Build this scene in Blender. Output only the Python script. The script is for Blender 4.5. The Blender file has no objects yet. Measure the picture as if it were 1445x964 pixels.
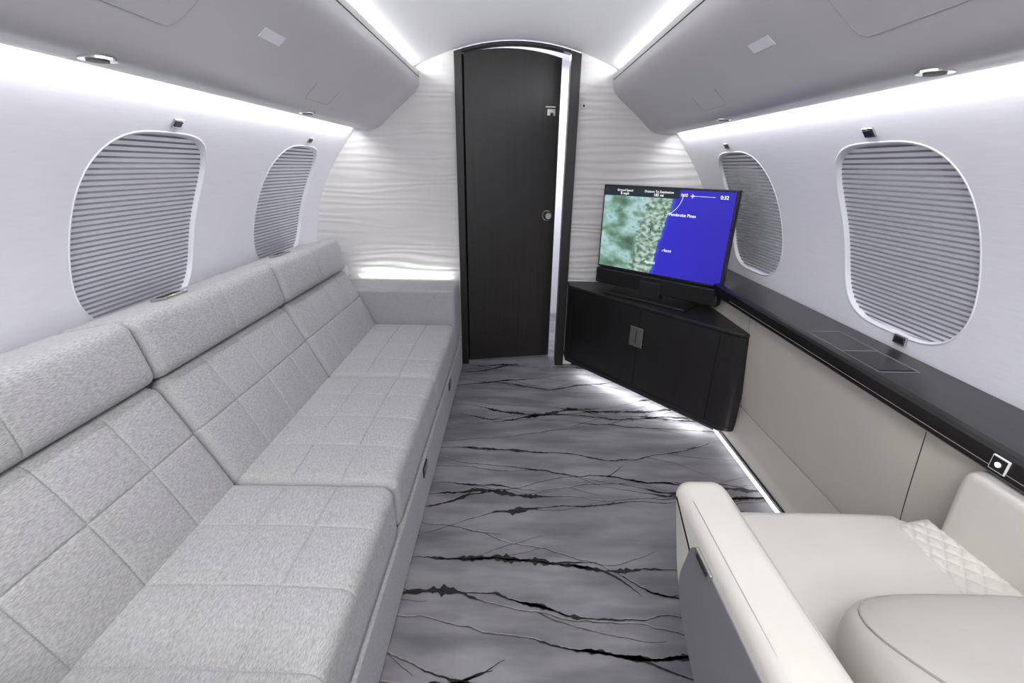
import bpy, bmesh, math, random
import numpy as np
from mathutils import Vector, Matrix
random.seed(23)
scene = bpy.context.scene
try: scene.view_settings.view_transform = 'Standard'
except Exception: pass

# ---------------- materials ----------------
def srgb(r, g, b):
    def f(c):
        c /= 255.0
        return c/12.92 if c <= 0.04045 else ((c+0.055)/1.055)**2.4
    return (f(r), f(g), f(b), 1)

def mat(name, rgb, rough=0.5, metal=0.0, rgb2=None, nscale=20, stretch=(1,1,1), bump=0.0, bscale=200, coat=0.0, emit=None, estr=0, sheen=0.0, detail=4, bstretch=None):
    m = bpy.data.materials.new(name); m.use_nodes = True
    nt = m.node_tree; b = nt.nodes['Principled BSDF']
    b.inputs['Base Color'].default_value = srgb(*rgb)
    b.inputs['Roughness'].default_value = rough
    b.inputs['Metallic'].default_value = metal
    b.inputs['Coat Weight'].default_value = coat
    b.inputs['Sheen Weight'].default_value = sheen
    tc = nt.nodes.new('ShaderNodeTexCoord')
    def noise(sc, st):
        mp = nt.nodes.new('ShaderNodeMapping'); mp.inputs['Scale'].default_value = st
        nt.links.new(tc.outputs['Object'], mp.inputs['Vector'])
        n = nt.nodes.new('ShaderNodeTexNoise'); n.inputs['Scale'].default_value = sc
        n.inputs['Detail'].default_value = detail
        nt.links.new(mp.outputs['Vector'], n.inputs['Vector'])
        return n
    if rgb2 is not None:
        n = noise(nscale, stretch)
        r = nt.nodes.new('ShaderNodeValToRGB')
        r.color_ramp.elements[0].position = 0.35; r.color_ramp.elements[1].position = 0.65
        r.color_ramp.elements[0].color = srgb(*rgb); r.color_ramp.elements[1].color = srgb(*rgb2)
        nt.links.new(n.outputs['Fac'], r.inputs['Fac'])
        nt.links.new(r.outputs['Color'], b.inputs['Base Color'])
    if bump > 0:
        n = noise(bscale, bstretch or stretch)
        bp = nt.nodes.new('ShaderNodeBump'); bp.inputs['Strength'].default_value = bump
        bp.inputs['Distance'].default_value = 0.002
        nt.links.new(n.outputs['Fac'], bp.inputs['Height'])
        nt.links.new(bp.outputs['Normal'], b.inputs['Normal'])
    if emit:
        b.inputs['Emission Color'].default_value = srgb(*emit)
        b.inputs['Emission Strength'].default_value = estr
    return m

M_wall = mat('wall_linen_white', (226,226,232), 0.6, rgb2=(222,222,229), nscale=60, stretch=(1,0.25,3), bump=0.02, bscale=150)
M_wall_plain = mat('panel_white', (226,226,232), 0.45, bump=0.02)
M_ceil = mat('ceiling_white', (236,236,239), 0.6, bump=0.02)
M_bin = mat('bin_grey_satin', (191,189,190), 0.42, rgb2=(187,185,187), nscale=3, bump=0.02)
M_gap = mat('panel_seam', (120,119,122), 0.7)
M_binseam = mat('bin_seam', (150,148,150), 0.6)
M_black = mat('gloss_black_veneer', (20,18,19), 0.30, rgb2=(34,31,31), nscale=8, stretch=(6,0.3,6), coat=0.1)
M_door = mat('dark_wood_door', (22,19,19), 0.42, rgb2=(33,29,28), nscale=10, stretch=(8,8,0.25), bump=0.05, bscale=30)
M_cred = mat('espresso_veneer', (24,22,23), 0.42, rgb2=(33,30,30), nscale=14, stretch=(8,8,0.3), coat=0.05)
M_chrome = mat('brushed_nickel', (200,196,190), 0.25, 1.0, bump=0.02)
M_dark = mat('dark_plastic', (28,28,30), 0.4)
M_fabric = mat('sofa_woven_fabric', (186,185,185), 0.95, rgb2=(153,152,153), nscale=240, stretch=(2.2,0.45,2.2), bump=0.45, bscale=300, sheen=0.15, detail=2)
M_fabric2 = mat('sofa_base_fabric', (176,175,176), 0.95, rgb2=(148,147,149), nscale=240, stretch=(2.2,.45,2.2), bump=0.4, bscale=300, sheen=0.15, detail=2)
M_leather = mat('cream_leather', (208,205,197), 0.5, rgb2=(203,200,192), nscale=6, bump=0.12, bscale=350)
M_leatherP = mat('cream_side_panel', (213,206,194), 0.55, rgb2=(209,202,190), nscale=4, bump=0.08, bscale=350)
M_greyp = mat('chair_grey_panel', (116,116,120), 0.5, bump=0.1, bscale=300)
M_stitch = mat('stitching', (166,162,154), 0.8)
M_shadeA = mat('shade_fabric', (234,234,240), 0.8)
M_shadeB = mat('pleat_painted_shading', (108,109,117), 0.85)  # darker colour paints shading onto alternate pleat faces
M_white = mat('label_white', (235,235,235), 0.5)
M_led = mat('led_strip', (255,255,255), 0.5, emit=(245,246,255), estr=4)
M_brown = mat('carpet_vein_brown', (94,88,85), 0.9, rgb2=(66,60,58), nscale=30)
M_silver = mat('carpet_vein_silver', (150,147,146), 0.8, rgb2=(130,127,129), nscale=30)
M_blk = mat('carpet_vein_black', (14,12,12), 0.7, rgb2=(36,32,31), nscale=60)
M_carpet = mat('carpet_silver_grey', (138,136,141), 0.85, rgb2=(104,102,108), nscale=4.0, stretch=(0.7,2.8,1), bump=0.35, bscale=500, bstretch=(1,1,1), sheen=0.05, detail=8)

def ripple():
    m = bpy.data.materials.new('rippled_wallcovering'); m.use_nodes = True
    nt = m.node_tree; b = nt.nodes['Principled BSDF']
    b.inputs['Base Color'].default_value = srgb(216,214,212); b.inputs['Roughness'].default_value = 0.55
    tc = nt.nodes.new('ShaderNodeTexCoord')
    mp = nt.nodes.new('ShaderNodeMapping'); mp.inputs['Scale'].default_value = (0.85, 1, 5.2)
    nt.links.new(tc.outputs['Object'], mp.inputs['Vector'])
    w = nt.nodes.new('ShaderNodeTexWave'); w.bands_direction = 'Z'; w.wave_profile = 'SIN'
    w.inputs['Scale'].default_value = 1.6; w.inputs['Distortion'].default_value = 10
    w.inputs['Detail'].default_value = 2.0; w.inputs['Detail Scale'].default_value = 1.2
    w.inputs['Detail Roughness'].default_value = 0.4
    nt.links.new(mp.outputs['Vector'], w.inputs['Vector'])
    bp = nt.nodes.new('ShaderNodeBump'); bp.inputs['Strength'].default_value = 0.30; bp.inputs['Distance'].default_value = 0.010
    nt.links.new(w.outputs['Fac'], bp.inputs['Height']); nt.links.new(bp.outputs['Normal'], b.inputs['Normal'])
    return m
M_ripple = ripple()

# ---------------- helpers ----------------
def add(o, parent=None):
    scene.collection.objects.link(o)
    if parent: o.parent = parent
    return o
def empty(name, loc=(0,0,0)):
    e = bpy.data.objects.new(name, None); e.empty_display_size = 0.1
    return add(e)
def mobj(name, verts, faces, m, parent=None, smooth=False, mi=None, merge=False):
    me = bpy.data.meshes.new(name); me.from_pydata([tuple(float(c) for c in v) for v in verts], [], faces)
    mats = m if isinstance(m, (list, tuple)) else [m]
    for k in mats: me.materials.append(k)
    if mi:
        for p, i in zip(me.polygons, mi): p.material_index = i
    bm = bmesh.new(); bm.from_mesh(me)
    if merge: bmesh.ops.remove_doubles(bm, verts=bm.verts, dist=1e-4)
    bmesh.ops.recalc_face_normals(bm, faces=bm.faces)
    bm.to_mesh(me); bm.free()
    for p in me.polygons: p.use_smooth = smooth
    return add(bpy.data.objects.new(name, me), parent)
def rbox(name, lo, hi, m, parent=None, bev=0.0, seg=4):
    bm = bmesh.new(); bmesh.ops.create_cube(bm, size=1)
    c = [(a+b)/2 for a, b in zip(lo, hi)]; s = [b-a for a, b in zip(lo, hi)]
    for v in bm.verts: v.co = Vector((v.co[i]*s[i]+c[i] for i in range(3)))
    if bev > 0:
        bmesh.ops.bevel(bm, geom=bm.edges[:]+bm.verts[:], offset=bev, segments=seg, profile=0.5, affect='EDGES')
    me = bpy.data.meshes.new(name); bm.to_mesh(me); bm.free(); me.materials.append(m)
    return add(bpy.data.objects.new(name, me), parent)
def prism(name, poly, axis, a, b, m, parent=None, bev=0.0, seg=3, smooth=False):
    def P(p, t):
        return {'x': (t, p[0], p[1]), 'y': (p[0], t, p[1]), 'z': (p[0], p[1], t)}[axis]
    n = len(poly)
    bm = bmesh.new()
    va = [bm.verts.new(P(p, a)) for p in poly]; vb = [bm.verts.new(P(p, b)) for p in poly]
    fa = bm.faces.new(va); fb = bm.faces.new(vb[::-1])
    for i in range(n): bm.faces.new((va[i], va[(i+1) % n], vb[(i+1) % n], vb[i]))
    bmesh.ops.recalc_face_normals(bm, faces=bm.faces)
    if bev > 0:
        es = list(fa.edges)+list(fb.edges)
        bmesh.ops.bevel(bm, geom=es, offset=bev, segments=seg, profile=0.5, affect='EDGES')
    me = bpy.data.meshes.new(name); bm.to_mesh(me); bm.free(); me.materials.append(m)
    if smooth:
        for p in me.polygons: p.use_smooth = True
        try: me.set_sharp_from_angle(angle=math.radians(40))
        except Exception: pass
    return add(bpy.data.objects.new(name, me), parent)
def sheet(name, prof, y0, y1, m, parent=None, ny=2, sx=1):
    ys = np.linspace(y0, y1, ny+1); V=[]; F=[]; n=len(prof)
    for y in ys:
        for p in prof: V.append((sx*p[0], y, p[1]))
    for j in range(ny):
        for i in range(n-1):
            a=j*n+i; F.append((a,a+1,a+n+1,a+n))
    return mobj(name, V, F, m, parent, smooth=True)
def tube(name, pts, r, m, parent=None, cyclic=False, res=2):
    c = bpy.data.curves.new(name, 'CURVE'); c.dimensions='3D'; c.bevel_depth=r; c.bevel_resolution=res
    s = c.splines.new('POLY'); s.points.add(len(pts)-1)
    for p, q in zip(s.points, pts): p.co = (float(q[0]),float(q[1]),float(q[2]), 1)
    s.use_cyclic_u = cyclic
    c.materials.append(m)
    return add(bpy.data.objects.new(name, c), parent)
def cyl(name, c, r, h, axis, m, parent=None, seg=32, r2=None):
    bm = bmesh.new(); bmesh.ops.create_cone(bm, cap_ends=True, segments=seg, radius1=r, radius2=r if r2 is None else r2, depth=h)
    q = Vector((0,0,1)).rotation_difference(Vector(axis).normalized())
    bmesh.ops.rotate(bm, verts=bm.verts, cent=(0,0,0), matrix=q.to_matrix())
    bmesh.ops.translate(bm, verts=bm.verts, vec=c)
    me = bpy.data.meshes.new(name); bm.to_mesh(me); bm.free(); me.materials.append(m)
    return add(bpy.data.objects.new(name, me), parent)
def catmull(pts, k=6):
    out=[]; n=len(pts)
    for i in range(n-1):
        p0=pts[max(i-1,0)];p1=pts[i];p2=pts[i+1];p3=pts[min(i+2,n-1)]
        for j in range(k):
            t=j/k
            out.append(tuple(0.5*((2*b)+(-a+c)*t+(2*a-5*b+4*c-d)*t*t+(-a+3*b-3*c+d)*t**3) for a,b,c,d in zip(p0,p1,p2,p3)))
    out.append(tuple(pts[-1])); return out

# ---------------- room shell ----------------
YF, YB = 2.70, -1.7
zz = np.array([0,.3,.6,.8,.95,1.11,1.24,1.40,1.46]); xx = np.array([1.12,1.17,1.19,1.18,1.15,1.095,1.01,.885,.83])
pf = np.polyfit(zz, xx, 5)
def xw(z): return float(np.polyval(pf, z))
ZC, HW, HH, NE = 1.025, 0.236, 0.266, 3.5
Z0, Z1 = 0.70, 1.335
def se(th, s=1.0):
    c, d = math.cos(th), math.sin(th)
    r = (abs(c)**NE+abs(d)**NE)**(-1/NE)
    return HW*s*r*c, HH*s*r*d
def build_wall(name, sx, centers):
    zs_mid = list(np.linspace(Z0, Z1, 19))
    zs = list(np.linspace(0, Z0, 12))[:-1] + zs_mid + [1.36,1.39,1.42,1.46]
    V=[]; F=[]
    P = lambda y,z: (sx*xw(z), y, z)
    def grid(ys, zs_):
        b=len(V); n=len(zs_)
        for y in ys:
            for z in zs_: V.append(P(y,z))
        for j in range(len(ys)-1):
            for i in range(n-1):
                a=b+j*n+i; F.append((a,a+1,a+n+1,a+n))
    y = YB
    for c in sorted(centers):
        a0, a1 = c-0.29, c+0.29
        grid(np.linspace(y, a0, 8), zs)
        ysc = np.linspace(a0, a1, 17)
        grid(ysc, [z for z in zs if z <= Z0+1e-6]); grid(ysc, [z for z in zs if z >= Z1-1e-6])
        bd = [(a1, z) for z in zs_mid[:-1]] + [(yy, Z1) for yy in ysc[::-1][:-1]] + [(a0, z) for z in zs_mid[::-1][:-1]] + [(yy, Z0) for yy in ysc[:-1]]
        K = 6; n=len(bd); b=len(V)
        for k in range(K+1):
            t = k/K
            for (py,pz) in bd:
                th = math.atan2((pz-ZC)/HH, (py-c)/HW); iy, iz = se(th)
                V.append(P(py*(1-t)+(c+iy)*t, pz*(1-t)+(ZC+iz)*t))
        for k in range(K):
            for i in range(n):
                F.append((b+k*n+i, b+k*n+(i+1)%n, b+(k+1)*n+(i+1)%n, b+(k+1)*n+i))
        y = a1
    grid(np.linspace(y, YF, 4), zs)
    return mobj(name, V, F, M_wall, smooth=True, merge=True)
LW = [0.50, 1.37, 2.24]
RW = [0.44, 1.31, 2.17]
build_wall('wall_left', -1, LW); build_wall('wall_right', 1, RW)

wi = 0
for sx, cs in ((-1, LW), (1, RW)):
    for c in cs:
        wi += 1
        e = empty(f'window_{wi}')
        rings = [(1.022,0.001),(1.019,-.0012),(1.012,-.0022),(1.003,-.0015),(0.997,.001),(0.990,.006),(0.987,.012),(0.986,.03)]
        V=[];F=[];n=96
        for s,d in rings:
            for i in range(n):
                a,b = se(2*math.pi*i/n, s); V.append((sx*(xw(ZC+b)+d), c+a, ZC+b))
        for k in range(len(rings)-1):
            for i in range(n): F.append((k*n+i,k*n+(i+1)%n,(k+1)*n+(i+1)%n,(k+1)*n+i))
        mobj('frame', V, F, M_wall_plain, e, smooth=True)
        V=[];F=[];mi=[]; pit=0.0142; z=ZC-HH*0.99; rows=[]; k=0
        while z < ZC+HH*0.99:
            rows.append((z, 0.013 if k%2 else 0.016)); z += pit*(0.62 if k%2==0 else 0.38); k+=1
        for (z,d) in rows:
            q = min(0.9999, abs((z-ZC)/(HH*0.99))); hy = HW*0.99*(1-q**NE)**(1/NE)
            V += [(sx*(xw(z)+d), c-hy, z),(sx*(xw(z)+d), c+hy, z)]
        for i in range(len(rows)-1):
            F.append((2*i,2*i+1,2*i+3,2*i+2)); mi.append(0 if i%2==0 else 1)  # narrow faces take the colour with shading painted in
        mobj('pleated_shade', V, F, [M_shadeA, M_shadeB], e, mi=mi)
        V=[];n=64
        for i in range(n):
            a,b = se(2*math.pi*i/n, 1.0); V.append((sx*(xw(ZC+b)+.045), c+a, ZC+b))
        mobj('outer_pane', V, [tuple(range(n))], M_shadeB, e)
        zl = ZC+HH+0.028; x = xw(zl)
        o = rbox('shade_switch_bezel', (-0.02,-0.003,-0.014),(0.02,0.004,0.014), M_chrome, e, 0.002)
        o2 = rbox('shade_switch', (-0.014,-0.005,-0.009),(0.014,-0.002,0.009), M_dark, e, 0.001)
        slope = math.atan2(xw(zl-.03)-xw(zl+.03), .06)
        for q in (o, o2):
            q.matrix_local = Matrix.Translation((sx*(x-0.002), c+0.01, zl)) @ Matrix.Rotation(-sx*math.pi/2, 4, 'Z') @ Matrix.Rotation(slope, 4, 'X')

def zc(x): return 1.83-0.45*x*x
prof = [(x, zc(x)) for x in np.linspace(-.66,.66,33)]
sheet('ceiling', prof, YB, YF, M_ceil, ny=4)

fl = mobj('floor', [(-1.15,YB,0),(1.15,YB,0),(1.15,3.9,0),(-1.15,3.9,0)], [(0,1,2,3)], M_carpet)
def ribbon(V,F,pts,ws,z,jit=.3):
    b=len(V); n=len(pts)
    for i,(p,w) in enumerate(zip(pts,ws)):
        a=pts[max(i-1,0)]; c=pts[min(i+1,n-1)]; dx,dy=c[0]-a[0],c[1]-a[1]; L=math.hypot(dx,dy) or 1
        nx,ny=-dy/L,dx/L; w1=w*random.uniform(1-jit,1+jit); w2=w*random.uniform(1-jit,1+jit)
        V.append((p[0]+nx*w1,p[1]+ny*w1,z)); V.append((p[0]-nx*w2,p[1]-ny*w2,z))
    for i in range(n-1):
        F.append((b+2*i,b+2*i+1,b+2*i+3,b+2*i+2))
Vb=[];Fb=[];Vk=[];Fk=[];Vs=[];Fs=[]
paths=[]
y=-0.6
while y < 2.80:
    x=-0.40; yy=y; ang=random.uniform(-.2,.2); pts=[]; tgt=random.uniform(-.30,.24)
    while x < 1.06:
        pts.append((x,yy)); ang = ang*0.90+tgt*.1+random.gauss(0,.08)
        st=.010; x += st*math.cos(ang); yy += st*math.sin(ang)+random.gauss(0,.0011)
    pts=[p for p in pts if p[1]<2.68]
    if len(pts)>5:
        paths.append(pts)
        ribbon(Vb,Fb,pts,[.0009+.0011*abs(math.sin(i*.09+y*9)) for i in range(len(pts))],.0012)
        off=[(p[0],p[1]+.0035) for p in pts]; ribbon(Vs,Fs,off,[.0010+.001*abs(math.sin(i*.05+y*5)) for i in range(len(pts))],.0010)
        for _ in range(2):
            i=random.randrange(len(pts)); x,yb=pts[i]; ang=random.choice((-1,1))*random.uniform(.2,.5); br=[]
            for k in range(random.randint(14,40)):
                br.append((x,yb)); ang=ang*.97+random.gauss(0,.07); x+=.010*math.cos(ang); yb+=.010*math.sin(ang)
                if x>1.06 or yb>2.68: break
            if len(br)>4: ribbon(Vb,Fb,br,[.0013*(1-i/len(br))+.0006 for i in range(len(br))],.0013)
    y += random.uniform(.055,.10)
for pts in paths:
    for _ in range(random.choice((2,2,3,3))):
        L=random.randint(16,60); i0=random.randrange(0,max(1,len(pts)-10)); seg=pts[i0:i0+L]
        if len(seg)<8: continue
        wm=random.choice((.0035,.0045,.006,.008,.015)); ph=random.random()*6; n=len(seg)
        ws=[(0.0012+wm*(abs(math.sin(math.pi*i/(n-1)))**.8)*(.25+.75*abs(math.sin(i*.27+ph))**1.5)*random.uniform(.6,1.2)) for i in range(n)]
        ribbon(Vk,Fk,seg,ws,.0018,.5)
        if random.random()<.5:
            j=random.randrange(n); x,yb=seg[j]; ang=random.choice((-1,1))*random.uniform(.2,.5); br=[]
            for k in range(random.randint(6,20)):
                br.append((x,yb)); ang+=random.gauss(0,.10); x+=.010*math.cos(ang); yb+=.010*math.sin(ang)
                if x>1.06 or yb>2.68: break
            if len(br)>3: ribbon(Vk,Fk,br,[min(.004,wm*.5)*(1-i/len(br))+.0005 for i in range(len(br))],.0016)
mobj('carpet_vein_fine', Vb, Fb, M_brown, fl); mobj('carpet_vein_dark', Vk, Fk, M_blk, fl); mobj('carpet_vein_pale', Vs, Fs, M_silver, fl)  # carpet pattern: brown, black and paler silver veins

ceil_l = lambda a,b: [(x, zc(x)+.004) for x in np.linspace(a,b,12)]
side = [(xw(z)+.012, z) for z in np.linspace(0,1.45,24)]
wf = empty('wall_front')
prism('panel_port', [(-x,z) for x,z in side]+[(-.80,1.56)]+ceil_l(-.62,-.325)+[(-.325,0)], 'y', YF, YF+.04, M_ripple, wf)
prism('panel_starboard', [(x,z) for x,z in side]+[(.80,1.56)]+ceil_l(.62,.335)+[(.335,0)], 'y', YF, YF+.04, M_ripple, wf)
prism('wall_rear', [(-x,z) for x,z in side]+ceil_l(-.62,.62)+[(x,z) for x,z in side[::-1]], 'y', YB-.04, YB, M_wall_plain)
cyl('bulkhead_switch', (.368,YF-.003,1.53), .012, .008, (0,1,0), M_white, wf)
cyl('bulkhead_switch_center', (.368,YF-.008,1.53), .006, .006, (0,1,0), M_dark, wf)

prism('wall_vestibule', [(-.55,YF+.045),(-.55,3.8),(.6,3.8),(.6,YF+.045),(.62,YF+.045),(.62,3.82),(-.57,3.82),(-.57,YF+.045)], 'z', 0, 1.95, M_wall_plain)
mobj('ceiling_vestibule', [(-.57,YF+.045,1.95),(.62,YF+.045,1.95),(.62,3.82,1.95),(-.57,3.82,1.95)], [(0,1,2,3)], M_wall_plain)

# door
d = empty('door_1')
def arcpoly(x0,x1,off,n=12):
    return [(x, zc(x)-off) for x in np.linspace(x0,x1,n)]
prism('frame_jamb_port', [(-.325,0),(-.325,zc(.325)-.012),(-.285,zc(.285)-.012),(-.285,0)], 'y', YF-.03, YF+.06, M_door, d, .003)
prism('frame_jamb_starboard', [(.285,0),(.285,zc(.285)-.012),(.338,zc(.338)-.012),(.338,0)], 'y', YF-.03, YF+.06, M_door, d, .003)
prism('frame_header', arcpoly(-.285,.285,.006)+arcpoly(.285,-.285,.020), 'y', YF-.005, YF+.05, M_door, d)
LWD=.542
leaf=[(0,.012)]+[(t, zc(t-.28)-.024) for t in np.linspace(0,LWD,14)]+[(LWD,.012)]
parts=[prism('leaf', leaf, 'y', -.018, .018, M_door, d, .003)]
parts.append(prism('leaf_groove', [(.050,.05),(.050,1.70),(.053,1.70),(.053,.05)], 'y', -.0195, -.017, M_dark, d))
kz=.945
parts.append(cyl('knob_rose', (LWD-.055,-.022,kz), .030,.008,(0,1,0), M_chrome, d))
parts.append(cyl('knob_neck', (LWD-.055,-.035,kz), .010,.03,(0,1,0), M_chrome, d))
parts.append(cyl('knob', (LWD-.055,-.055,kz), .025,.022,(0,-1,0), M_chrome, d, r2=.018))
parts.append(rbox('latch_plate', (LWD-.075,-.024,1.490),(LWD-.028,-.018,1.525), M_chrome, d, .002))
parts.append(rbox('latch_window', (LWD-.058,-.027,1.46),(LWD-.04,-.018,1.505), M_dark, d, .001))
parts.append(rbox('latch_label', (LWD-.085,-.021,1.533),(LWD-.028,-.018,1.538), M_white, d))
M = Matrix.Translation((-.283,YF+.03,0)) @ Matrix.Rotation(math.radians(11.5),4,'Z')
for p in parts: p.matrix_local = M

# ---------------- overhead bins ----------------
bp_ = [(.66,1.655),(.60,1.668),(.545,1.686),(.526,1.690),(.518,1.675),(.517,1.645),(.522,1.612),(.545,1.580),(.60,1.535),(.66,1.488),(.715,1.440),(.745,1.416),(.775,1.403),(.81,1.400),(.868,1.401),(.868,1.43)]
bprof = catmull(bp_, 4)
def binx(z):
    pts=[(.522,1.612),(.545,1.580),(.60,1.535),(.66,1.488),(.715,1.440),(.745,1.416)][::-1]
    return float(np.interp(z,[p[1] for p in pts],[p[0] for p in pts]))
for sx in (-1,1):
    e = empty('overhead_bin')
    sheet('shell', bprof, YB, YF, M_bin, e, ny=6, sx=sx)
    tube('lip_seam', [(sx*.5165,YB+.01,1.655),(sx*.5165,YF-.01,1.655)], .0022, M_dark, e)  # thin dark seam along the bin lip
    def line(pts, r=.0009, m=M_binseam): tube('panel_seam', [(sx*(binx(z)-.0003),y,z) for y,z in pts], r, m, e)
    for y0,y1,za,zb in ((.15,1.05,1.465,1.575),(1.72,1.92,1.43,1.475)):
        r=.03 if y0<1 else .012
        pts=[(y0,zb)]+[(y0,za+r)]+[(y0+r*(1-math.cos(t)),za+r*(1-math.sin(t))) for t in np.linspace(0,math.pi/2,6)]
        pts+= [(y1-r*(1-math.sin(t)),za+r*(1-math.cos(t))) for t in np.linspace(0,math.pi/2,6)]+[(y1,zb)]
        line(pts)
    yv = 1.33
    V=[(sx*(binx(z)-.002), y, z) for y,z in ((yv-.05,1.508),(yv+.05,1.508),(yv+.05,1.526),(yv-.05,1.526))]
    V+=[(sx*(binx(z)+.004), y, z) for y,z in ((yv-.05,1.508),(yv+.05,1.508),(yv+.05,1.526),(yv-.05,1.526))]
    mobj('air_vent', V, [(0,1,2,3),(0,1,5,4),(1,2,6,5),(2,3,7,6),(3,0,4,7)], M_wall_plain, e)
    for k,yl in enumerate((0.98,1.90)):
        cyl('reading_light_ring', (sx*.80,yl,1.3995), .030,.005,(0,0,1), M_chrome, e)
        cyl('reading_light_lens', (sx*.80,yl,1.3965), .018,.004,(0,0,1), M_gap, e)

# ---------------- side ledge (starboard) ----------------
e = empty('side_ledge')
lp = [(1.175,.717),(.985,.717),(.972,.714),(.966,.706),(.965,.665),(.970,.660),(1.02,.660),(1.175,.660)]
prism('ledge_top', lp, 'y', YB, YF-.002, M_black, e)
tube('ledge_front_reveal', [(.9645,YB,.676),(.9645,1.9,.676)], .0010, M_gap, e)
panel = catmull([(1.012,.66),(1.018,.60),(1.035,.42),(1.058,.24),(1.066,.20)],5)
for y0,y1 in ((YB,.02),(.0225,.929),(.9315,1.80),(1.8025,YF-.002)):
    sheet('lower_panel', panel, y0, y1, M_leatherP, e)
kick = catmull([(1.066,.20),(1.060,.14),(1.045,.07),(1.036,.035),(1.036,.018)],5)
sheet('kick_panel', kick, YB, YF-.002, M_leatherP, e)
tube('panel_kick_seam', [(1.0655,YB,.20),(1.0655,YF-.01,.20)], .0014, M_stitch, e)
sheet('panel_backing', [(1.03,.66),(1.06,.42),(1.08,.2),(1.06,.02)], YB, YF-.002, M_dark, e)
tube('kick_trim', [(1.034,YB,.022),(1.034,YF-.01,.022)], .006, M_dark, e)
rbox('floor_led_lens', (1.020,YB,.001),(1.034,YF-.01,.005), M_led, e)
t=.0015
for a,b in (((.995,1.09),(.995,1.41)),((1.105,1.09),(1.105,1.41)),((.995,1.09),(1.105,1.09)),((.995,1.41),(1.105,1.41)),((.995,1.24),(1.105,1.24))):
    tube('table_lid_trim', [(a[0],a[1],.7175),(b[0],b[1],.7175)], t, M_gap, e)
rbox('table_lid_plate', (1.0,1.10,.717),(1.10,1.235,.7185), M_black, e)
rbox('wall_outlet_bezel', (xw(.75)-.008,1.24,.733),(xw(.75)+.01,1.285,.76), M_chrome, e, .002)
rbox('wall_outlet', (xw(.75)-.011,1.246,.738),(xw(.75)-.006,1.279,.755), M_dark, e, .001)
rbox('touch_switch_frame', (.9625,.712,.671),(.967,.744,.703), M_white, e, .001)
rbox('touch_switch_glass', (.9615,.7145,.6735),(.965,.7415,.7005), M_dark, e)
cyl('touch_switch_icon', (.961,.728,.687), .005,.002,(1,0,0), M_led, e)

# ---------------- cushions ----------------
def samples(L, seams, r):
    cuts=[0]+list(seams)+[L]; out=set()
    offs=[0,.0015,.003,.005,.008,.012,.018,.026,.036]
    for a,b in zip(cuts[:-1],cuts[1:]):
        for o in offs:
            if o<(b-a)/2: out.add(round(a+o,5)); out.add(round(b-o,5))
        for t in np.linspace(a+.046,b-.046,7): out.add(round(float(t),5))
    return sorted(out)
def cushion(name,o,au,av,an,Lu,Lv,T,su,sv,m,parent,r=.028,puff=.005,groove=.004,crown=.006,corner=0.0):
    o=Vector(o);au=Vector(au).normalized();av=Vector(av).normalized();an=Vector(an).normalized()
    Lu=round(Lu,5);Lv=round(Lv,5)
    U=samples(Lu,su,r);W=samples(Lv,sv,r)
    cu=[0]+list(su)+[Lu]; cv=[0]+list(sv)+[Lv]
    def seg(t,c):
        for a,b in zip(c[:-1],c[1:]):
            if t<=b+1e-9: return max(0,math.sin(math.pi*(t-a)/(b-a)))
        return 0
    def dr(t): return r-math.sqrt(max(0,r*r-(r-t)**2)) if t<r else 0
    def h(u,v):
        z=T
        z-= min(r, dr(min(u,Lu-u))+dr(min(v,Lv-v)))
        z+= puff*(seg(u,cu)*seg(v,cv))**.5 + crown*max(0,math.sin(math.pi*u/Lu)*math.sin(math.pi*v/Lv))**.6
        g=0
        for s in su: g=max(g,math.exp(-((u-s)/.0024)**2))
        for s in sv: g=max(g,math.exp(-((v-s)/.0024)**2))
        return z-groove*g
    V=[];F=[];nu,nv=len(U),len(W)
    for u in U:
        for v in W: V.append(o+au*u+av*v+an*h(u,v))
    for i in range(nu-1):
        for j in range(nv-1):
            a=i*nv+j;F.append((a,a+1,a+nv+1,a+nv))
    per=[(i,0) for i in range(nu)]+[(nu-1,j) for j in range(1,nv)]+[(i,nv-1) for i in range(nu-2,-1,-1)]+[(0,j) for j in range(nv-2,0,-1)]
    prev=[i*nv+j for i,j in per]; n=len(per)
    for lev in (.98,.6,.2,.03,0):
        cur=[]
        for (i,j) in per:
            hh=(T-r)*lev; ins = .008*(1 if lev<=.0 else 0)
            u=U[i];v=W[j]; u=u+(ins if i==0 else (-ins if i==nu-1 else 0)); v=v+(ins if j==0 else (-ins if j==nv-1 else 0))
            V.append(o+au*u+av*v+an*hh); cur.append(len(V)-1)
        for k in range(n): F.append((prev[k],prev[(k+1)%n],cur[(k+1)%n],cur[k]))
        prev=cur
    F.append(tuple(prev))
    if corner>0:
        for k,vv in enumerate(V):
            d_=vv-o; u=d_.dot(au); v=d_.dot(av); R=corner
            uu=min(u,Lu-u); vw=min(v,Lv-v)
            if uu<R and vw<R:
                a_=R-uu; b_=R-vw; m_=max(a_,b_); l_=math.hypot(a_,b_)
                if l_>1e-9:
                    f=m_/l_; na=R-a_*f; nb=R-b_*f
                    u2=na if u<Lu/2 else Lu-na; v2=nb if v<Lv/2 else Lv-nb
                    V[k]=vv+au*(u2-u)+av*(v2-v)
    return mobj(name,V,F,m,parent,smooth=True)

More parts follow.
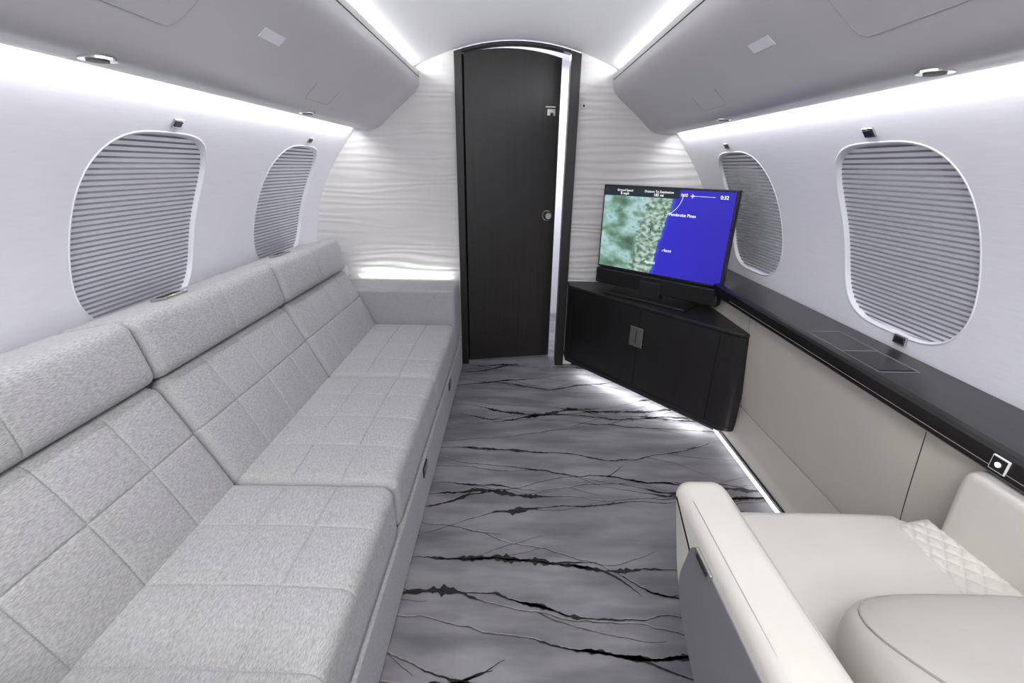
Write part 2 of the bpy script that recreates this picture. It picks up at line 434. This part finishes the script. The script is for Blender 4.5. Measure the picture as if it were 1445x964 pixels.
# ---------------- sofa ----------------
s = empty('sofa')
YS=[.34,1.02,1.70,2.38]
for i in range(3):
    y0,y1=YS[i]+.0025,YS[i+1]-.0025; L=y1-y0
    q4=[L*.25,L*.5,L*.75]
    cushion('seat_cushion',(-.325,y0,.213),(-1,0,0),(0,1,0),(0,0,1),.48,L,.165,[.155,.30],q4,M_fabric,s,r=.028,crown=.012,puff=.004,groove=.0035,corner=.03)
    a=Vector((-.760,0,.355)); b=Vector((-.915,0,.695)); dv=(b-a); nrm=Vector((dv.z,0,-dv.x)).normalized()
    o=a-nrm*.11; cushion('back_cushion',(o.x,y0,o.z),dv,(0,1,0),nrm,dv.length,L,.108,[dv.length*.55],q4,M_fabric,s,r=.027,crown=.014,puff=.004,groove=.0035,corner=.03)
    a=Vector((-.900,0,.696)); b=Vector((-.935,0,.860)); dv=(b-a); nrm=Vector((dv.z,0,-dv.x)).normalized()
    o=a-nrm*.20; cushion('headrest_cushion',(o.x,y0,o.z),dv,(0,1,0),nrm,dv.length,L,.203,[],[L*.5],M_fabric,s,r=.028,puff=.003,groove=.0035,crown=.008,corner=.02)
rbox('base_drawer_front',(-.80,.34,.012),(-.318,2.62,.205),M_fabric2,s,.008)
rbox('base_rail',(-.80,.34,.195),(-.335,2.62,.213),M_dark,s)
rbox('frame_back',(-1.12,.34,.012),(-.99,2.62,.66),M_fabric2,s,.005)
rbox('end_arm',(-1.13,2.385,.20),(-.325,2.625,.575),M_fabric2,s,.018,6)
rbox('end_arm',(-1.13,.10,.012),(-.325,.335,.575),M_fabric2,s,.018,6)
rbox('end_ledge',(-1.12,2.62,.012),(-.345,2.69,.545),M_wall_plain,s,.003)
for yl in (1.36,2.04):
    rbox('seatbelt_slot',(-.325,yl-.032,.148),(-.314,yl+.032,.190),M_dark,s,.002)
    rbox('seatbelt_buckle',(-.320,yl-.018,.158),(-.311,yl+.018,.180),M_greyp,s,.002)
for yl in (1.28,1.95):
    tm=Matrix.Translation((-1.03,yl,.8465))@Matrix.Rotation(math.radians(-12),4,'Y')
    rbox('headrest_belt_guide',(-.027,-.045,-.006),(.027,.045,.002),M_chrome,s,.002).matrix_local=tm
    rbox('belt_guide_slot',(-.014,-.033,.0),(.012,-.004,.004),M_dark,s,.001).matrix_local=tm
    rbox('belt_guide_slot',(-.014,.004,.0),(.012,.033,.004),M_dark,s,.001).matrix_local=tm

# ---------------- tv credenza ----------------
c = empty('corner_credenza')
A_=Vector((.34,2.585)); B_=Vector((1.0,1.765))
def credpoly(ins=0):
    A=A_.copy(); B=B_.copy()
    dirv=(B-A).normalized(); nr=Vector((dirv.y,-dirv.x))
    if nr.dot(Vector((-1,-1)))<0: nr=-nr
    A2=A-nr*ins; B2=B-nr*ins
    pts=[(.34+ins*0.5,2.69),(A2.x+ins*.3,A2.y)]
    R=.08; C=B2; outd=Vector((1,.55)).normalized()
    for t in np.linspace(0,1,12):
        t=float(t); p=(1-t)**2*(C-dirv*R)+2*t*(1-t)*C+t*t*(C+outd*.055); pts.append((p.x,p.y))
    pts+= [(1.062,C.y+.06+ins),(1.062,2.69)]
    return pts
prism('body', credpoly(.006), 'z', .085,.545, M_cred, c, 0, smooth=True)
prism('top', credpoly(0), 'z', .548,.565, M_cred, c, .004)
prism('bottom_rail', credpoly(0), 'z', .075,.095, M_cred, c, .003)
prism('plinth', credpoly(.11), 'z', 0,.08, M_dark, c)
A=Vector((A_.x,A_.y,0)); B=Vector((B_.x,B_.y,0)); dv=(B-A).normalized(); nr=Vector((-abs(dv.y),-abs(dv.x),0))
ang=math.atan2(dv.y,dv.x)
def onface(name,t,w,h,z,dep,m,off=0):
    p=A+dv*t
    o=rbox(name,(-w/2,-dep,-h/2),(w/2,.004,h/2),m,c,min(.002,dep*.4))
    o.matrix_local=Matrix.Translation((p.x+nr.x*off,p.y+nr.y*off,z))@Matrix.Rotation(ang,4,'Z')
L=(B-A).length
hc=L*.485
M_groove=mat('door_groove',(6,6,6),.8)
for t in (.02,hc,L*.89): onface('door_gap',t,.004,.44,.32,.0012,M_groove,-.0045)
onface('handle_plate',hc-.021,.038,.108,.395,.012,M_chrome)
onface('handle_plate',hc+.021,.038,.108,.395,.012,M_chrome)
onface('handle_recess',hc,.006,.07,.395,.014,M_dark)

# ---------------- television ----------------
tv = empty('television')
P0=Vector((.497,2.575,0)); P1=Vector((.998,2.068,0)); tang=math.atan2(P1.y-P0.y,P1.x-P0.x); W=(P1-P0).length
TM=Matrix.Translation(P0)@Matrix.Rotation(tang,4,'Z')
def tvadd(o): o.matrix_local=TM; return o
tvadd(rbox('panel_housing',(0,-.006,.69),(W,.028,1.137),M_dark,tv,.004))
tvadd(rbox('rear_bulge',(.12,.028,.72),(W-.12,.06,1.0),M_dark,tv,.01))
tvadd(rbox('soundbar',(.004,-.022,.600),(W-.004,.03,.686),M_dark,tv,.006))
tvadd(rbox('soundbar_grille',(.02,-.0245,.608),(W-.02,-.02,.678),mat('speaker_cloth',(16,16,18),.95,bump=.4,bscale=900),tv,.001))
tvadd(rbox('stand_neck',(W/2-.06,-.03,.572),(W/2+.06,.02,.66),M_dark,tv,.004))
tvadd(rbox('stand_foot',(W/2-.235,-.10,.565),(W/2+.235,.07,.577),M_dark,tv,.004))
sw0,sw1,sz0,sz1=.010,W-.010,.702,1.127
def screen_mat():
    m=bpy.data.materials.new('map_display'); m.use_nodes=True; nt=m.node_tree; N=nt.nodes; Lk=nt.links
    b=N['Principled BSDF']; b.inputs['Base Color'].default_value=(0.01,0.01,0.01,1); b.inputs['Roughness'].default_value=.25
    uv=N.new('ShaderNodeUVMap'); sep=N.new('ShaderNodeSeparateXYZ'); Lk.new(uv.outputs[0],sep.inputs[0])
    def noise(s,d=6):
        n=N.new('ShaderNodeTexNoise'); n.inputs['Scale'].default_value=s; n.inputs['Detail'].default_value=d; Lk.new(uv.outputs[0],n.inputs['Vector']); return n
    def math_(op,a,bv):
        n=N.new('ShaderNodeMath'); n.operation=op
        for i,v in enumerate((a,bv)):
            if isinstance(v,(int,float)): n.inputs[i].default_value=v
            else: Lk.new(v,n.inputs[i])
        return n.outputs[0]
    def ramp(fac,els):
        r=N.new('ShaderNodeValToRGB'); r.color_ramp.elements[0].position=els[0][0]; r.color_ramp.elements[0].color=srgb(*els[0][1])
        r.color_ramp.elements[1].position=els[-1][0]; r.color_ramp.elements[1].color=srgb(*els[-1][1])
        for p,cc in els[1:-1]:
            q=r.color_ramp.elements.new(p); q.color=srgb(*cc)
        Lk.new(fac,r.inputs[0]); return r.outputs[0]
    def mix(f,a,bb):
        n=N.new('ShaderNodeMix'); n.data_type='RGBA'; Lk.new(f,n.inputs[0])
        for k,v in ((6,a),(7,bb)):
            if isinstance(v,tuple): n.inputs[k].default_value=v
            else: Lk.new(v,n.inputs[k])
        return n.outputs[2]
    land=ramp(noise(4.5,10).outputs['Fac'],[(.34,(70,94,88)),(.43,(104,140,118)),(.50,(142,180,170)),(.57,(176,208,212)),(.66,(112,148,122))])
    city=ramp(noise(24,8).outputs['Fac'],[(.40,(84,118,98)),(.5,(140,168,152)),(.62,(192,210,200))])
    u,v=sep.outputs[0],sep.outputs[1]
    coast=math_('SUBTRACT',u,math_('ADD',math_('MULTIPLY',math_('POWER',v,1.5),.13),math_('ADD',math_('MULTIPLY',noise(7,6).outputs['Fac'],.10),.420)))
    cityf=math_('GREATER_THAN',math_('ADD',coast,math_('MULTIPLY',noise(5).outputs['Fac'],.2)),-.08)
    lc=mix(cityf,land,city)
    sea=math_('GREATER_THAN',coast,0)
    sh=ramp(math_('ADD',coast,0),[(0,(64,84,214)),(.03,(46,38,198)),(.5,(40,30,178))])
    col=mix(sea,lc,sh)
    bar=math_('MULTIPLY',math_('GREATER_THAN',v,.90),math_('LESS_THAN',u,.62))
    col=mix(bar,col,srgb(24,34,46))
    Lk.new(col,b.inputs['Emission Color']); b.inputs['Emission Strength'].default_value=1.0
    return m
me=bpy.data.meshes.new('screen'); me.from_pydata([(sw0,-.0075,sz0),(sw1,-.0075,sz0),(sw1,-.0075,sz1),(sw0,-.0075,sz1)],[],[(0,1,2,3)])
ul=me.uv_layers.new(name='UVMap')
for l,uvc in zip(ul.data,((0,0),(1,0),(1,1),(0,1))): l.uv=uvc
me.materials.append(screen_mat()); tvadd(add(bpy.data.objects.new('screen',me),tv))
M_txt=mat('display_text',(255,255,255),.5,emit=(255,255,255),estr=.8)
def txt(body,u,v,size,m=M_txt):
    cu=bpy.data.curves.new('display_text','FONT'); cu.body=body; cu.size=size; cu.align_x='CENTER'; cu.materials.append(m)
    o=add(bpy.data.objects.new('display_text',cu),tv)
    o.matrix_local=TM@Matrix.Translation((sw0+(sw1-sw0)*u,-.0085,sz0+(sz1-sz0)*v))@Matrix.Rotation(math.pi/2,4,'X')
txt('Ground Speed',.18,.955,.016); txt('8 mph',.18,.915,.020); txt('Distance To Destination',.46,.955,.016); txt('185 mi',.46,.915,.020)
txt('0:32',.93,.925,.022); txt('0:00',.655,.93,.020,mat('display_text_yellow',(240,220,60),.5,emit=(240,220,60),estr=.9))
txt('Pembroke Pines',.66,.71,.021); txt('Miami',.58,.29,.021); txt('Kendall',.46,.12,.019)
M_pin=mat('display_pin',(15,20,30),.5)
def dscr(name,pts,r,m,cyc=False):
    o=tube(name,[(sw0+(sw1-sw0)*u,-.0085,sz0+(sz1-sz0)*v) for u,v in pts],r,m,tv,cyc,1); o.matrix_local=TM
dscr('flight_progress_line',[(.73,.94),(.87,.94)],.0006,M_txt)
dscr('plane_icon',[(.70,.94),(.73,.94)],.0015,M_txt); dscr('plane_icon_wing',[(.712,.918),(.718,.94),(.712,.962)],.0012,M_txt)
dscr('range_ring',[(.50+.15*math.cos(t),.98+.27*math.sin(t)) for t in np.linspace(-1.5,-.1,20)],.0009,M_txt)
for u,v in ((.53,.70),(.50,.55),(.43,.52),(.55,.31),(.41,.14)):
    dscr('map_pin',[(u,v),(u,v+.02)],.003,M_pin)

# ---------------- armchair ----------------
ch = empty('leather_swivel_armchair')
def roundpoly(pts, rads, k=7):
    out=[]; n=len(pts)
    for i in range(n):
        p=Vector(pts[i]); a=(Vector(pts[i-1])-p); b=(Vector(pts[(i+1)%n])-p); r=rads[i]
        if r<=0: out.append(tuple(p)); continue
        r_=min(r,a.length*.48,b.length*.48); A1=p+a.normalized()*r_; B1=p+b.normalized()*r_
        for t in np.linspace(0,1,k):
            t=float(t); q=(1-t)**2*A1+2*t*(1-t)*p+t*t*B1; out.append((q.x,q.y))
    return out
armp = roundpoly([(-.10,.20),(-.10,.67),(.30,.642),(.755,.640),(.668,.46),(.595,.395),(.45,.32),(.40,.20)],[.03,.06,.2,.055,.06,.06,.06,.03],9)
armr = roundpoly([(-.10,.20),(-.10,.650),(.30,.652),(.785,.652),(.775,.40),(.70,.25),(.60,.20)],[.03,.03,.2,.05,.10,.08,.03],9)
armg = roundpoly([(-.06,.22),(-.06,.615),(.30,.600),(.610,.598),(.640,.47),(.578,.410),(.43,.340),(.37,.23)],[.02,.03,.1,.03,.04,.05,.05,.02])
prism('arm', armp, 'x', .333, .436, M_leather, ch, .030, 7, smooth=True)
prism('arm', armr, 'x', .960, 1.030, M_leather, ch, .022, 7, smooth=True)
xg=.332
prism('arm_side_panel', armg, 'x', xg-.001, xg+.004, M_greyp, ch, .001)
for xs in (.348,.421):
    tube('arm_seam', [(xs,y,z) for y,z in [(-.09,.657),(.1,.6475),(.30,.638),(.5,.6365),(.66,.6365),(.70,.632)]], .0010, M_stitch, ch)
rbox('arm_latch',(.327,.530,.588),(.335,.592,.606),M_chrome,ch,.003)
rbox('arm_latch_slot',(.3255,.540,.593),(.330,.582,.601),M_dark,ch,.001)
cushion('seat_cushion',(.436,.02,.36),(1,0,0),(0,1,0),(0,0,1),.528,.845,.100,[],[],M_leather,ch,r=.05,puff=0,groove=0,crown=.016,corner=.06)
tube('seat_seam',[(.475,.25,.467),(.474,.6,.4655),(.48,.75,.459),(.50,.795,.455),(.60,.812,.458),(.75,.815,.460),(.88,.81,.458)],.0013,M_stitch,ch)
def quilt(name,P00,P10,P11,P01,nu,nv,amp,m,parent,cell=.022):
    P00,P10,P11,P01=map(Vector,(P00,P10,P11,P01)); V=[];F=[]
    nrm=(P10-P00).cross(P01-P00).normalized()
    if nrm.z<0: nrm=-nrm
    Lu=(P10-P00).length; Lv=(P01-P00).length
    for i in range(nu+1):
        for j in range(nv+1):
            u,v=i/nu,j/nv; p=(P00*(1-u)+P10*u)*(1-v)+(P01*(1-u)+P11*u)*v
            a=(u*Lu+v*Lv)/cell; b=(u*Lu-v*Lv)/cell
            q=min(abs(math.sin(math.pi*a/2)),abs(math.sin(math.pi*b/2)))
            ed=min(1,min(u,1-u)*8,min(v,1-v)*20)
            V.append(p+nrm*(amp*(q**.5)*ed - .012*(1-ed)**2))
    for i in range(nu):
        for j in range(nv):
            a=i*(nv+1)+j;F.append((a,a+1,a+nv+2,a+nv+1))
    return mobj(name,V,F,m,parent,smooth=True)
quilt('quilted_bolster',(.840,.30,.474),(.968,.30,.512),(.968,.815,.480),(.890,.815,.460),60,220,.0055,M_leather,ch)
dvv=Vector((0,-.86,.50)); nn=Vector((0,.50,.86))
def backpad():
    V=[];F=[]; n=96; cx=.768; hw=.292; Lh=.70; E=3.2
    o=Vector((cx,.545,.470))
    rings=[(.0,.088),(.3,.087),(.6,.084),(.8,.079),(.88,.074),(.905,.069),(.93,.068),(.96,.056),(.985,.038),(.998,.02),(1.0,0),(.99,-.07)]
    for s_,h_ in rings:
        for i in range(n):
            th=2*math.pi*i/n; c_,s2=math.cos(th),math.sin(th); r=(abs(c_)**E+abs(s2)**E)**(-1/E)
            u=min(hw*s_*r*c_, .962+.03-cx) if c_>0 else hw*s_*r*c_
            v=Lh/2*s_*r*s2+Lh/2
            V.append(o+Vector((1,0,0))*u+dvv*v+nn*h_)
    for k in range(len(rings)-1):
        for i in range(n): F.append((k*n+i,k*n+(i+1)%n,(k+1)*n+(i+1)%n,(k+1)*n+i))
    F.append(tuple((len(rings)-1)*n+i for i in range(n)))
    mobj('seat_back',V,F,M_leather,ch,smooth=True,merge=True)
    pts=[]
    for i in range(n):
        th=2*math.pi*i/n; c_,s2=math.cos(th),math.sin(th); r=(abs(c_)**E+abs(s2)**E)**(-1/E)
        pts.append(o+Vector((1,0,0))*min(hw*.905*r*c_,.985-cx)+dvv*(Lh/2*.905*r*s2+Lh/2)+nn*.0700)
    tube('seat_back_piping',pts,.0016,M_stitch,ch,True)
backpad()
rbox('seat_shell',(.44,-.08,.20),(.96,.62,.37),M_leather,ch,.03)
rbox('swivel_base',(.55,.05,.03),(.86,.55,.22),M_greyp,ch,.02)
rbox('floor_track_plate',(.52,-.02,0),(.88,.60,.035),M_dark,ch,.008)

# ---------------- lights ----------------
def area(name,loc,direc,sx_,sy_,power,col=(1,1,1)):
    l=bpy.data.lights.new(name,'AREA'); l.shape='RECTANGLE'; l.size=sx_; l.size_y=sy_; l.energy=power; l.color=col
    o=add(bpy.data.objects.new(name,l)); o.location=loc
    z=-Vector(direc).normalized(); y=Vector((0,1,0)) if abs(z.y)<.9 else Vector((1,0,0))
    y=(y-z*y.dot(z)).normalized(); x=y.cross(z)
    o.rotation_euler=Matrix((x,y,z)).transposed().to_euler(); return o
cool=(.965,.97,1.0)
Ly=YF-YB-.1; ym=(YF+YB)/2
for sx in (-1,1):
    area('ceiling_cove_led',(sx*.538,ym,1.697),(-sx*.9,0,.45),.012,Ly,15.5,cool)
    area('window_wash_led',(sx*.866,ym,1.396),(sx*.45,0,-.9),.010,Ly,8,cool)
area('floor_led',(1.02,ym,.02),(-1,0,.15),.01,Ly,2.2,cool)
area('sofa_end_led',(-.66,2.68,.556),(0,-.15,1),.55,.012,.9,cool)
o=area('credenza_under_led',(.70,2.22,.072),(0,0,-1),.85,.02,2.2,cool)
o.rotation_euler=(0,0,ang)
for y_ in (-.35,-1.1):
    area('cabin_fill_light',(0,y_,1.80),(0,.15,-1),.5,.5,22,(1,.995,.985))  # unseen fill lamps added behind the camera to brighten the cabin
area('vestibule_light',(.1,3.3,1.92),(0,0,-1),.4,.4,20,cool)

w=bpy.data.worlds.new('world'); scene.world=w; w.use_nodes=True
w.node_tree.nodes['Background'].inputs[0].default_value=(.75,.8,.9,1); w.node_tree.nodes['Background'].inputs[1].default_value=.5

cam=bpy.data.cameras.new('camera'); cam.sensor_width=36; cam.lens=36*625/1445; cam.clip_start=.02
co=add(bpy.data.objects.new('camera',cam))
co.matrix_world=Matrix.Translation((0,0,1.22))@Matrix.Rotation(math.radians(90-21.56),4,'X')@Matrix.Rotation(math.radians(0.9),4,'Z')
scene.camera=co
